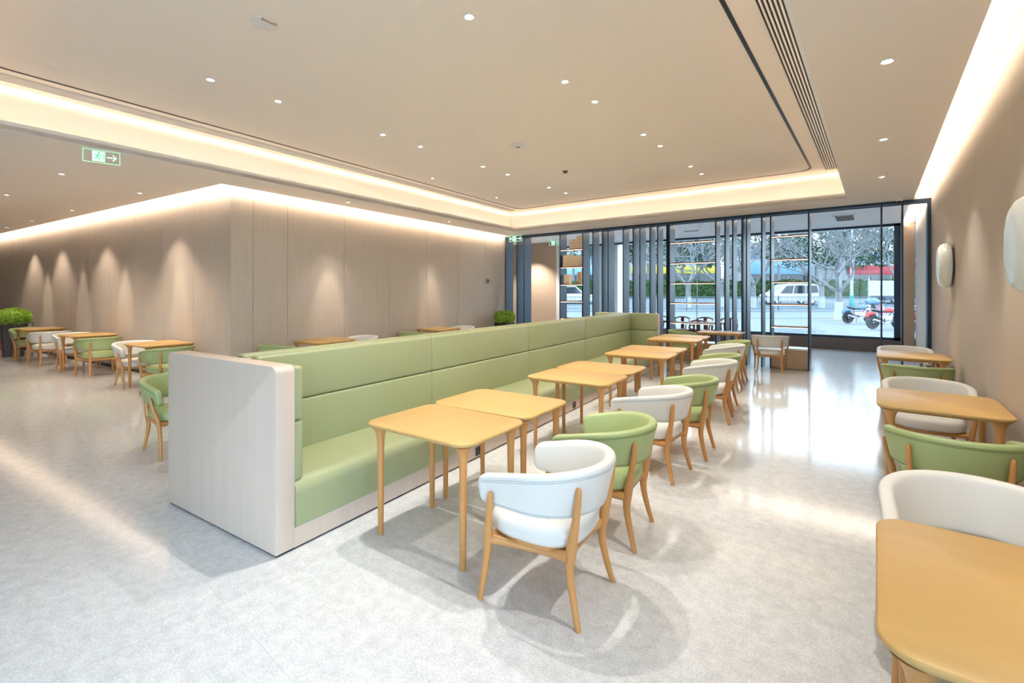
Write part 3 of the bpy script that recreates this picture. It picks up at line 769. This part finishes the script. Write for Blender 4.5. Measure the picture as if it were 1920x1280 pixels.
for side in (0, 1):
    def mir(u0, u1): return (u0, u1) if not side else (-WU - u1, -WU - u0)
    u0, u1 = mir(-.575, .012)
    prof = []
    sg = 1 if not side else -1; ue = .014 if not side else -WU - .014; ub = -.58 if not side else -WU + .58
    for k in range(9): a = R(90 * k / 8); prof.append((ue - sg * .095 * (1 - math.sin(a)), .43 - .085 * (1 - math.cos(a))))
    for k in range(6): a = R(90 * k / 5); prof.append((ue - sg * .03 * (1 - math.cos(a)), .16 - .03 * math.sin(a)))
    prof = [(ub, .13), (ub, .418), (ub + sg * .25, .43)] + prof
    MB().loft([[(u, v, z) for u, z in prof] for v in (.127, 8.478)]).build('seat_cushion', M['sofa'], so, smooth=True, split=50)
    for i in range(4):
        for z0, z1 in ((.40, .792), (.794, 1.15)):
            u0, u1 = mir(-.665, -.56); cushion((u0, vb[i] + .002, z0), (u1, vb[i + 1] - .002, z1))
    for v0, v1 in ((.124, .20), (8.38, 8.482)):
        for z0, z1 in ((.415, .792), (.794, 1.135 if v0 < 1 else 1.15)):
            u0, u1 = mir(-.60, -.018); cushion((u0, v0, z0), (u1, v1, z1), 'side_cushion', .024)
for v in (2.05, 4.25):
    k = MB().box((0, v - .045, .030), (.006, v + .045, .110)).build('power_socket', M['black'], so)

# ---- plants
def topiary(loc, r, ph, label):
    t = thing('topiary_plant', label, 'plant', loc)
    MB().loft([rrect(.36, .36, .03, 3, 0), rrect(.46, .46, .03, 3, ph)]).build('planter', M['pot'], t, smooth=True, split=40)
    MB().box((-.2, -.2, ph - .02), (.2, .2, ph + .012)).build('soil', M['soil'], t)
    b = MB(); rg = random.Random(int(loc[0] * 10)); c = Vector((0, 0, ph + r * .50))
    rings = []
    for i in range(1, 14):
        a = math.pi * i / 14
        rings.append([(c.x + r * .93 * math.sin(a) * math.cos(q), c.y + r * .93 * math.sin(a) * math.sin(q), c.z - r * .93 * .70 * math.cos(a)) for q in [2 * math.pi * k / 24 for k in range(24)]])
    b.loft(rings)
    for i in range(2600):
        v = Vector((rg.gauss(0, 1), rg.gauss(0, 1), rg.gauss(0, 1))).normalized(); rad = r * (.92 + .12 * rg.random() + .03 * math.sin(v.x * 14) * math.sin(v.z * 12 + v.y * 9))
        p = c + Vector((v.x * rad, v.y * rad, v.z * rad * .72)); u = v.cross(Vector((rg.random(), rg.random(), rg.random()))).normalized(); w2 = (v * .8 + u.cross(v) * rg.uniform(-.9, .9)).normalized(); s_ = r * .08
        b.add([p - u * s_ * .5, p + w2 * s_ * .8 - u * s_ * .45, p + w2 * s_ * 1.5, p + w2 * s_ * .8 + u * s_ * .45], [(0, 1, 2, 3)])
    b.build('foliage', M['leaf'], t)
    return t
pt_ = topiary((-17.2, 1.72, 0), .32, .80, 'clipped round bush in a tall dark planter at the far left')
b = MB()
for x in (-.42, .42):
    for y in (-.3, .3): b.box((x - .008, y - .008, 0), (x + .008, y + .008, .86))
for z in (.0, .84):
    b.box((-.42, -.308, z), (.42, -.292, z + .016)); b.box((-.42, .292, z), (.42, .308, z + .016)); b.box((-.428, -.3, z), (-.412, .3, z + .016)); b.box((.412, -.3, z), (.428, .3, z + .016))
b.build('wire_frame', M['curb'], pt_)
topiary((-8.55, 10.72, 0), .29, .72, 'clipped round bush beside the dark panels at the screen end')
e = thing('fire_extinguisher', 'red fire extinguisher on the floor at the left picture edge', 'extinguisher', (-19.3, 1.62, 0))
MB().lathe([(.001, 0), (.085, 0), (.09, .02), (.09, .42), (.075, .48), (.03, .52), (.03, .55), (.001, .55)], n=20).build('cylinder', M['red'], e, smooth=True)
MB().box((-.02, -.09, .55), (.02, .04, .60)).build('handle', M['black'], e, bevel=.005)
MB().tube([(0, -.04, .56), (.0, -.13, .5), (.02, -.13, .3), (.02, -.11, .2)], .012, 8).build('hose', M['black'], e, smooth=True)
dup(e, (-19.62, 1.60, 0), R(15), 'second red fire extinguisher, farther left beside the first')

# ---- dark chairs and tables in the porch
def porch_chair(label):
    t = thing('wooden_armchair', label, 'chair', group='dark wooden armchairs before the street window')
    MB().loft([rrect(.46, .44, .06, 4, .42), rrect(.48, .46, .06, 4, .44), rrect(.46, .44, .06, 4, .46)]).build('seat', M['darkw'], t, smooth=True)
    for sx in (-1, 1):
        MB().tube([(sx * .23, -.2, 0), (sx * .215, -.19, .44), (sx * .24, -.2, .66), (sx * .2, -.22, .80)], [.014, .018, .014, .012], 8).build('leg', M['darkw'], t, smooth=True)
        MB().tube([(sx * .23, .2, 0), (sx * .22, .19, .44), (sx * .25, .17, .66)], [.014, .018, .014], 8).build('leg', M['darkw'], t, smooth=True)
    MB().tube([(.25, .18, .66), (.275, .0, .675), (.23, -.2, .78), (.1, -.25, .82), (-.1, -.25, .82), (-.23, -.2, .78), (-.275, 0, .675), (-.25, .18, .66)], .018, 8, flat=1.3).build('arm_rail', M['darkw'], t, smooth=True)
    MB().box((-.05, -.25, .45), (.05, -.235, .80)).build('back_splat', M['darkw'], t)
    return t
pc = porch_chair('dark wooden armchair before the street window, leftmost of the row'); pc.location = (-5.62, 15.05, 0); pc.rotation_euler = (0, 0, R(180))
for x, l in ((-4.92, 'second from the left'), (-4.22, 'third from the left'), (-3.52, 'rightmost of the row')):
    dup(pc, (x, 15.05, 0), R(180), 'dark wooden armchair before the street window, ' + l)
for x, l in ((-5.30, 'left'), (-3.85, 'right')):
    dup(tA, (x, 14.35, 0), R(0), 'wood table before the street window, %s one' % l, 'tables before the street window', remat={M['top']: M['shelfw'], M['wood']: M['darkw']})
for x, l in ((-5.3, 'left'), (-3.9, 'right')):
    dup(pc, (x, 13.7, 0), R(0), 'dark wooden armchair with its back to the camera beyond the middle shelves, %s one' % l, 'porch chairs seen from behind')

# ------------------------------------------------------------------ street (its own axes: sx along the kerb, sd away from the building)
FW = Vector((-math.sin(PSI), math.cos(PSI))); RT = Vector((math.cos(PSI), math.sin(PSI)))
def st(sx, sd, z=0): p = RT * sx + FW * sd; return (p.x, p.y, z)
b = MB(); b.box((-60, -60, -.30), (80, 16.2, -.11)); struct(b.build('ground', M['pave']))
# forecourt pavement, kerb, road rising gently, verge
def band(d0, d1, z0, z1, name, m, lab):
    b = MB(); a, c, d_, e = st(-60, d0, z0), st(110, d0, z0), st(110, d1, z1), st(-60, d1, z1)
    b.add([a, c, d_, e] + [(p[0], p[1], p[2] - .3) for p in (a, c, d_, e)], [(0, 1, 2, 3), (7, 6, 5, 4), (0, 4, 5, 1), (1, 5, 6, 2), (2, 6, 7, 3), (3, 7, 4, 0)])
    return tag(b.build(name, M[m]), lab, 'ground', kind='structure')
b = MB(); p = [(-30, 16.2), (1.0, 16.2), (14, 16.2), st(60, 29.5)[:2], st(-40, 29.5)[:2]]
pv = MB().prism([(-60, 16.21), (60, 16.21), st(60, 60)[:2] if False else (60, 62), (-60, 62)], -.25, -.03).build('pavement', M['pave']); struct(pv)
band(29.5, 30.0, .0, .0, 'kerb', 'kerb', 'pale kerb between forecourt and side road')
band(30.0, 39.0, -.02, .0, 'road', 'road', 'side road beyond the forecourt')
band(39.0, 39.6, .06, .06, 'kerb', 'kerb', 'kerb under the street railing')
band(39.6, 51, .02, .95, 'road', 'road', 'street beyond the railing')
band(51, 130, 1.0, 2.2, 'verge', 'road', 'ground beyond the hedge')
# railing
fr = thing('street_railing', 'dark metal railing running along the street', 'railing', st(0, 40), PSI)
b = MB(); b.box((-6, -.02, 1.2), (46, .02, 1.25)); b.box((-6, -.02, .2), (46, .02, .24)); b.build('rail', M['fence'], fr)
b = MB()
for k in range(0, 347): x = -6 + k * .15; b.box((x - .011, -.011, .2), (x + .011, .011, 1.2))
o = b.build('baluster', M['fence'], fr); o['kind'] = 'stuff'
for k in range(19): x = -6 + k * 2.6; MB().box((x - .04, -.04, 0), (x + .04, .04, 1.32)).build('post', M['fence'], fr)
# hedge
def leafblob(b, c, rx, ry, rz, n, s_, rg):
    for i in range(n):
        v = Vector((rg.gauss(0, 1), rg.gauss(0, 1), rg.gauss(0, 1))).normalized(); k = .75 + .3 * rg.random()
        p = Vector(c) + Vector((v.x * rx * k, v.y * ry * k, v.z * rz * k)); u = v.cross(Vector((rg.random(), rg.random(), rg.random() + .1))).normalized(); w2 = (v + u.cross(v) * rg.uniform(-1, 1)).normalized()
        b.add([p - u * s_ * .5, p + w2 * s_ - u * s_ * .3, p + w2 * s_ * 1.2 + u * s_ * .3, p + u * s_ * .5], [(0, 1, 2, 3)])
rg = random.Random(11)
b = MB(); b.box((-8, -.7, .9), (44, .7, 2.7))
for i in range(9000):
    x = rg.uniform(-8, 44); f = rg.random()
    if f < .7: p = Vector((x, -.72, rg.uniform(.95, 2.8)))
    else: p = Vector((x, rg.uniform(-.8, .8), 2.75 + .15 * math.sin(x * 1.7) + .1 * rg.random()))
    u = Vector((rg.uniform(-1, 1), rg.uniform(-.3, .3), rg.uniform(-1, 1))).normalized() * .12; v = Vector((rg.uniform(-1, 1), -.8, rg.uniform(0, 1.2))).normalized() * .16
    b.add([p - u, p + v - u * .5, p + v + u * .5, p + u], [(0, 1, 2, 3)])
tag(b.build('hedge', M['hedge'], loc=st(0, 52), rot=PSI), 'long clipped green hedge across the street', 'hedge')

def bare_tree(loc, h, seed, label, name='bare_tree', girth=.2, depth=6, lime=True, fork=.45, spread=1.0):
    t = thing(name, label, 'tree', loc, 0, 'bare street trees'); rg = random.Random(seed)
    tr = MB(); br = MB()
    fz = h * fork * .55
    tr.tube([(0, 0, -.1), (0, 0, .1), (.03, 0, fz * .5), (.0, .04, fz)], [girth * 1.35, girth, girth * .82, girth * .8], 10)
    def grow_(p, d, L, r, k):
        pts = [p]; q = p.copy(); dd = d.copy()
        for i in range(3):
            dd = (dd + Vector((rg.gauss(0, .16), rg.gauss(0, .16), rg.gauss(0, .10) + .05))).normalized(); q = q + dd * L / 3; pts.append(q.copy())
        br.tube(pts, [r, r * .88, r * .76, r * .64], 5 if k > 2 else 3, cap=False)
        if k <= 0: return
        nb = 3 if rg.random() < .55 else 2
        for i in range(nb):
            ax = Vector((rg.gauss(0, 1), rg.gauss(0, 1), rg.gauss(0, .5))).normalized()
            nd = (dd + ax * rg.uniform(.45, .85) * spread).normalized()
            if nd.z < -.15: nd.z = .1
            grow_(pts[-1 if i < 2 else 2], nd, L * rg.uniform(.66, .84), r * .62, k - 1)
    for i in range(4):
        a = 2 * math.pi * i / 4 + rg.uniform(-.4, .4); grow_(Vector((0, .04, fz - .05)), Vector((math.cos(a) * .9 * spread, math.sin(a) * .9 * spread, .85)).normalized(), h * .24, girth * .5, depth - 1)
    tk = tr.build('trunk', M['bark'], t, smooth=True, split=80); br.build('branches', M['bark'], t)
    if lime: MB().tube([(0, 0, -.08), (0, 0, .1), (.025, 0, 1.05)], [girth * 1.38, girth * 1.04, girth * .95], 10).build('whitewash_band', M['lime'], tk, smooth=True)
    return t
def stpx(px, d): return (px - 960) / 885 * d
bare_tree(st(stpx(1572, 27.5), 27.5), 6.6, 5, 'big bare pale-barked tree standing in front of the wide window', girth=.21, depth=7)
bare_tree(st(stpx(1540, 42.5), 42.5, .2), 8.0, 8, 'bare tree just left of the big one, beyond the railing', girth=.26, depth=6)
bare_tree(st(stpx(1412, 42.5), 42.5, .2), 8.2, 12, 'bare tree seen between the two empty shelf bays', girth=.27, depth=6)
bare_tree(st(stpx(1290, 42.5), 42.5, .2), 8.5, 21, 'bare tree seen through the middle empty shelves', girth=.27, depth=6)
bare_tree(st(stpx(1352, 43), 43, .2), 8.5, 33, 'bare tree right behind the slim fins', girth=.24, depth=6)
bare_tree(st(stpx(1700, 43), 43, .2), 8.5, 44, 'bare tree behind the motorcycles at the right of the window', girth=.22, depth=6)
b = MB(); b.lathe([(.001, .02), (.5, .06), (.9, .0), (.95, -.06), (.001, -.06)], n=20); tag(b.build('tree_pit', M['earth'], smooth=True, loc=st(stpx(1572, 27.5), 27.5, 0)), 'earth mound round the foot of the big bare tree', 'earth')
b = MB(); b.lathe([(.001, .16), (.5, .13), (1.0, .02), (1.15, -.06), (.001, -.06)], n=28); tag(b.build('gravel_bed', M['gravel'], smooth=True, loc=st(stpx(1496, 20.0), 20.0, 0)), 'round grey gravel bed just outside the window', 'gravel')
# dense trees behind
k = 0
for px, d, h, wd in ((1075, 60, 9, 5), (1150, 62, 8, 5), (1215, 60, 9, 5), (1280, 68, 8, 5), (1350, 66, 9, 5.5), (1460, 64, 8.5, 5), (1530, 66, 8, 5), (1600, 70, 8.5, 5), (1680, 66, 8, 5)):
    t = thing('leafy_tree', 'dull green leafy tree behind the hedge, %s from the left' % ORD[k], 'tree', st(stpx(px, d), d, 1.3), 0, 'leafy trees behind the hedge')
    MB().tube([(0, 0, 0), (0, 0, 4)], [.2, .15], 8).build('trunk', M['bark'], t)
    b = MB(); r2 = random.Random(100 + k)
    for i in range(16): 
        c = (r2.uniform(-wd, wd) * .55, r2.uniform(-1, 1), r2.uniform(5.0, h + 1.5)); leafblob(b, c, 1.6, 1.3, 1.2, 150, .28, r2)
    b.build('crown', M['everg'], t); k += 1
# shop buildings
def shop(px0, px1, d, label, bandm, z0, z1, top, body='conc'):
    x0, x1 = stpx(px0, d), stpx(px1, d)
    t = thing('shop_building', label, 'building', st((x0 + x1) / 2, d, 1.2), PSI); h = (x1 - x0) / 2
    MB().box((-h, 0, 0), (h, 8, top)).build('wall', M[body], t)
    MB().box((-h + .3, -.35, z0), (h - .3, 0, z1)).build('sign_band', M[bandm], t, bevel=.03)
    nwin = max(2, int(2 * h / 3.2)); ww = (2 * h - 1) / nwin
    for i in range(nwin):
        x = -h + .5 + i * ww
        wn = MB().box((x, -.12, .4), (x + ww - .35, 0, z0 - .2)).build('shop_window', M['tint'], t)
        MB().box((x - .03, -.16, .35), (x + ww - .32, -.10, .42)).build('sill', M['conc'], wn)
    nup = max(2, int(2 * h / 2.6)); wu = (2 * h - 1) / nup
    for i in range(nup):
        x = -h + .5 + i * wu
        if top > z1 + 1.6: MB().box((x + .3, -.06, z1 + .5), (x + wu - .5, 0, min(top - .4, z1 + 1.9))).build('upper_window', M['bluep'], t)
    return t
shop(1398, 1525, 76, 'low shop with a wide pale blue sign band behind the white van', 'bluesh', 3.3, 5.3, 8.5)
s1 = shop(1180, 1345, 78, 'shop with a yellow sign band seen through the middle shelves', 'yelsh', 3.5, 4.7, 8.0)
MB().box((-6.5, -.6, 3.4), (-5.0, -.4, 5.3)).build('pink_sign', M['pink'], s1); MB().box((-1.2, -.5, .6), (-.2, -.3, 3.0)).build('red_poster', M['redsh'], s1)
shop(1585, 1760, 74, 'pale building with a red sign band at the right of the window', 'redsh', 3.2, 4.6, 7.0)
shop(1040, 1170, 80, 'grey shop building seen through the left fins', 'bluesh', 3.4, 4.6, 8.5)
# pole and board
t = thing('lamp_post', 'white street pole with a teal painted foot', 'pole', st(stpx(1597, 43), 43, .2))
MB().tube([(0, 0, .0), (0, 0, 9)], [.13, .09], 12).build('pole', M['lime'], t, smooth=True)
MB().tube([(0, 0, -.05), (0, 0, 1.15)], [.20, .16], 12).build('painted_foot', M['teal'], t, smooth=True)
t = thing('notice_board', 'large blank pale board on posts behind the railing', 'board', st(stpx(1655, 42), 42, .1), PSI)
for x in (-1.25, 1.25): MB().box((x - .05, -.05, 0), (x + .05, .05, 2.7)).build('post', M['conc'], t)
MB().box((-1.3, -.03, 1.2), (1.3, .03, 2.55)).build('panel', M['lime'], t); 
b = MB()
for k in range(1, 3): b.box((-1.3, -.04, 1.2 + .45 * k - .01), (1.3, -.03, 1.2 + .45 * k + .01))
b.build('panel_joint', M['conc'], t)

def car(loc, rot, L, H, body, label, van=True):
    t = thing('van' if van else 'parked_car', label, 'car', loc, rot)
    hw = .92
    if van: prof = [(-L / 2, .35), (-L / 2, .95), (-L / 2 + .12, 1.25), (-L / 2 + .30, H - .12), (-L / 2 + .8, H), (L / 2 - 2.0, H), (L / 2 - 1.55, H - .15), (L / 2 - .85, 1.18), (L / 2 - .25, 1.0), (L / 2, .8), (L / 2, .35)]
    else: prof = [(-L / 2, .35), (-L / 2, .9), (-L / 2 + .5, 1.0), (-L / 2 + 1.1, H), (L / 2 - 1.9, H), (L / 2 - 1.1, 1.0), (L / 2 - .15, .85), (L / 2, .7), (L / 2, .35)]
    def ring(y, ins): return [(x * (1 - ins * .03), y, z - (ins * .04 if z > 1 else 0)) for x, z in prof]
    bd = MB().loft([ring(-hw, 1), ring(-hw + .08, 0), ring(hw - .08, 0), ring(hw, 1)]).build('body', M[body], t, smooth=True, split=35)
    zt = H - .16; zb = 1.05
    if van: wins = [[(-L / 2 + .35, zb + .08), (-L / 2 + .5, zt), (-L / 2 + 1.5, zt), (-L / 2 + 1.5, zb)], [(-L / 2 + 1.58, zb), (-L / 2 + 1.58, zt), (L / 2 - 2.55, zt), (L / 2 - 2.4, zb)], [(L / 2 - 2.3, zb), (L / 2 - 2.45, zt), (L / 2 - 1.75, zt - .03), (L / 2 - 1.15, zb)]]
    else: wins = [[(-L / 2 + .85, .98), (-L / 2 + 1.25, H - .08), (L / 2 - 1.95, H - .08), (L / 2 - 1.3, .98)]]
    for wn in wins:
        for sy in (-1, 1):
            y = sy * (hw - .01)
            MB().loft([[(x, y, z) for x, z in wn], [(x, y + sy * .015, z) for x, z in wn]]).build('side_window', M['tint'], t)
    if van: MB().loft([[(L / 2 - 1.50, y, H - .2), (L / 2 - .90, y, 1.2), (L / 2 - .86, y, 1.2), (L / 2 - 1.46, y, H - .2)] for y in (-.78, .78)]).build('windscreen', M['tint'], t)
    for x in (-L / 2 + .95, L / 2 - .95):
        for sy in (-1, 1):
            wh = MB().lathe([(.001, -.1), (.24, -.1), (.33, -.09), (.34, 0), (.33, .09), (.24, .1), (.001, .1)], n=24, axis='y').build('wheel', M['tyre'], t, smooth=True, loc=(x, sy * (hw - .1), .34))
            MB().lathe([(.001, -.11), (.2, -.11), (.2, .11), (.001, .11)], n=16, axis='y').build('hub_cap', M['chrome'], wh)
    for sy in (-1, 1):
        MB().box((-L / 2 - .01, sy * .75 - .12, 1.0), (-L / 2 + .16, sy * .75 + .12, 1.3)).build('tail_light', M['red'], t); MB().box((L / 2 - .25, sy * .7 - .15, .72), (L / 2 + .01, sy * .7 + .15, .88)).build('headlight', M['chrome'], t)
    return t
car(st(stpx(1480, 45), 45, .45), PSI + math.pi, 5.1, 1.95, 'carw', 'white people carrier driving behind the railing')
car(st(stpx(1070, 46), 46, .5), PSI, 4.6, 1.7, 'carw', 'white car seen through the bookshelf bay', van=False)
car(st(stpx(1690, 46), 46, .5), PSI, 4.6, 1.45, 'card', 'dark car at the right edge of the window', van=False)

def motorcycle(loc, rot, label, paint, tank=True, scale=1):
    t = thing('motorcycle', label, 'motorcycle', loc, rot, 'motorcycles parked outside')
    for x in (-.65, .65):
        wh = MB().lathe([(.24, -.04), (.30, -.05), (.32, 0), (.30, .05), (.24, .04), (.235, 0), (.24, -.04)], n=28, axis='y'); 
        wo_ = wh.build('wheel', M['tyre'], t, smooth=True, loc=(x, 0, .32))
        sp_ = MB()
        for k in range(5):
            a = 2 * math.pi * k / 5; sp_.tube([(0, 0, 0), (.24 * math.cos(a), 0, .24 * math.sin(a))], .015, 6)
        sp_.lathe([(.001, -.06), (.05, -.06), (.05, .06), (.001, .06)], n=12, axis='y'); sp_.build('spokes', M['chrome'], wo_)
    b = MB()
    for s_ in (-1, 1): b.tube([(.65, s_ * .08, .32), (.50, s_ * .08, .70), (.40, s_ * .07, .95)], .022, 8)
    b.build('front_fork', M['chrome'], t, smooth=True)
    b = MB(); b.tube([(-.65, .07, .32), (-.2, .07, .38), (.1, .05, .45), (.42, .0, .80), (.1, 0, .75), (-.35, 0, .72), (-.2, .07, .38)], .022, 8); b.tube([(-.65, -.07, .32), (-.2, -.07, .38)], .022, 8); b.build('frame', M['fence'], t, smooth=True)
    MB().box((-.15, -.13, .28), (.25, .13, .58)).build('engine', M['chrome'], t, bevel=.04, seg=2)
    MB().loft([[(x, math.cos(a) * ry, z0 + math.sin(a) * rz) for a in [2 * math.pi * k / 14 for k in range(14)]] for x, ry, rz, z0 in ((-.08, .05, .04, .76), (.0, .11, .09, .79), (.18, .14, .12, .82), (.33, .10, .10, .83), (.42, .03, .04, .82))]).build('fuel_tank', paint, t, smooth=True, split=80)
    MB().loft([[(x, math.cos(a) * ry, z0 + math.sin(a) * rz) for a in [2 * math.pi * k / 12 for k in range(12)]] for x, ry, rz, z0 in ((-.72, .03, .02, .86), (-.55, .10, .05, .82), (-.3, .13, .05, .76), (-.08, .11, .05, .77), (0, .05, .03, .78))]).build('saddle', M['tyre'], t, smooth=True, split=80)
    MB().tube([(-.95, 0, .52), (-.88, 0, .66), (-.7, 0, .70), (-.5, 0, .66)], [.06, .09, .09, .05], 10).build('rear_mudguard', paint, t, smooth=True)
    MB().tube([(.88, 0, .60), (.72, 0, .68), (.5, 0, .63)], [.05, .07, .05], 10).build('front_mudguard', paint, t, smooth=True)
    MB().tube([(.1, -.14, .32), (-.2, -.17, .25), (-.5, -.18, .34), (-.8, -.19, .44)], [.02, .03, .05, .045], 10).build('exhaust_pipe', M['chrome'], t, smooth=True)
    MB().tube([(.30, -.36, 1.02), (.38, -.2, 1.05), (.40, 0, .97), (.38, .2, 1.05), (.30, .36, 1.02)], .015, 8).build('handlebar', M['fence'], t, smooth=True)
    hl = MB().lathe([(.001, .14), (.08, .12), (.095, .05), (.06, -.04), (.001, -.06)], n=16, axis='x').build('headlamp', M['chrome'], t, smooth=True, loc=(.48, 0, .88))
    MB().tube([(0, .12, .3), (.05, .25, .02)], .012, 6).build('side_stand', M['fence'], t)
    t.scale = (scale,) * 3
    return t
motorcycle(st(stpx(1611, 24.3), 24.3, 0), PSI + R(8), 'dark motorcycle, leftmost of the three parked outside', M['bluep'])
motorcycle(st(stpx(1660, 20.6), 20.6, 0), PSI + R(10), 'red motorcycle in the middle with a silver exhaust', M['red'])
motorcycle(st(stpx(1722, 21.6), 21.6, 0), PSI + R(10), 'red and pink motorcycle at the right, partly behind the window frame', M['redsh'])
t = thing('scooter', 'pink scooter with a dark blue rain hood behind the motorcycles', 'scooter', st(stpx(1640, 25.6), 25.6, 0), PSI + R(10))
for x in (-.5, .55): MB().lathe([(.001, -.05), (.16, -.05), (.21, 0), (.16, .05), (.001, .05)], n=20, axis='y').build('wheel', M['tyre'], t, smooth=True, loc=(x, 0, .21))
MB().tube([(-.7, 0, .6), (-.45, 0, .62), (-.1, 0, .6)], [.12, .2, .13], 12).build('rear_body', M['pink'], t, smooth=True)
MB().box((-.15, -.16, .22), (.35, .16, .30)).build('footboard', M['fence'], t, bevel=.02)
MB().tube([(.55, 0, .25), (.42, 0, .6), (.34, 0, .98)], [.08, .17, .12], 12).build('front_shield', M['pink'], t, smooth=True)
MB().tube([(-.55, 0, .80), (-.3, 0, .82), (.0, 0, .80)], [.1, .13, .08], 10).build('saddle', M['tyre'], t, smooth=True)
MB().tube([(-.5, 0, 1.04), (-.3, 0, 1.1), (0, 0, 1.1), (.3, 0, 1.06)], [.12, .2, .2, .1], 12).build('rain_hood', M['bluep'], t, smooth=True)
MB().tube([(.34, -.32, 1.05), (.36, 0, .98), (.34, .32, 1.05)], .018, 8).build('handlebar', M['fence'], t, smooth=True)
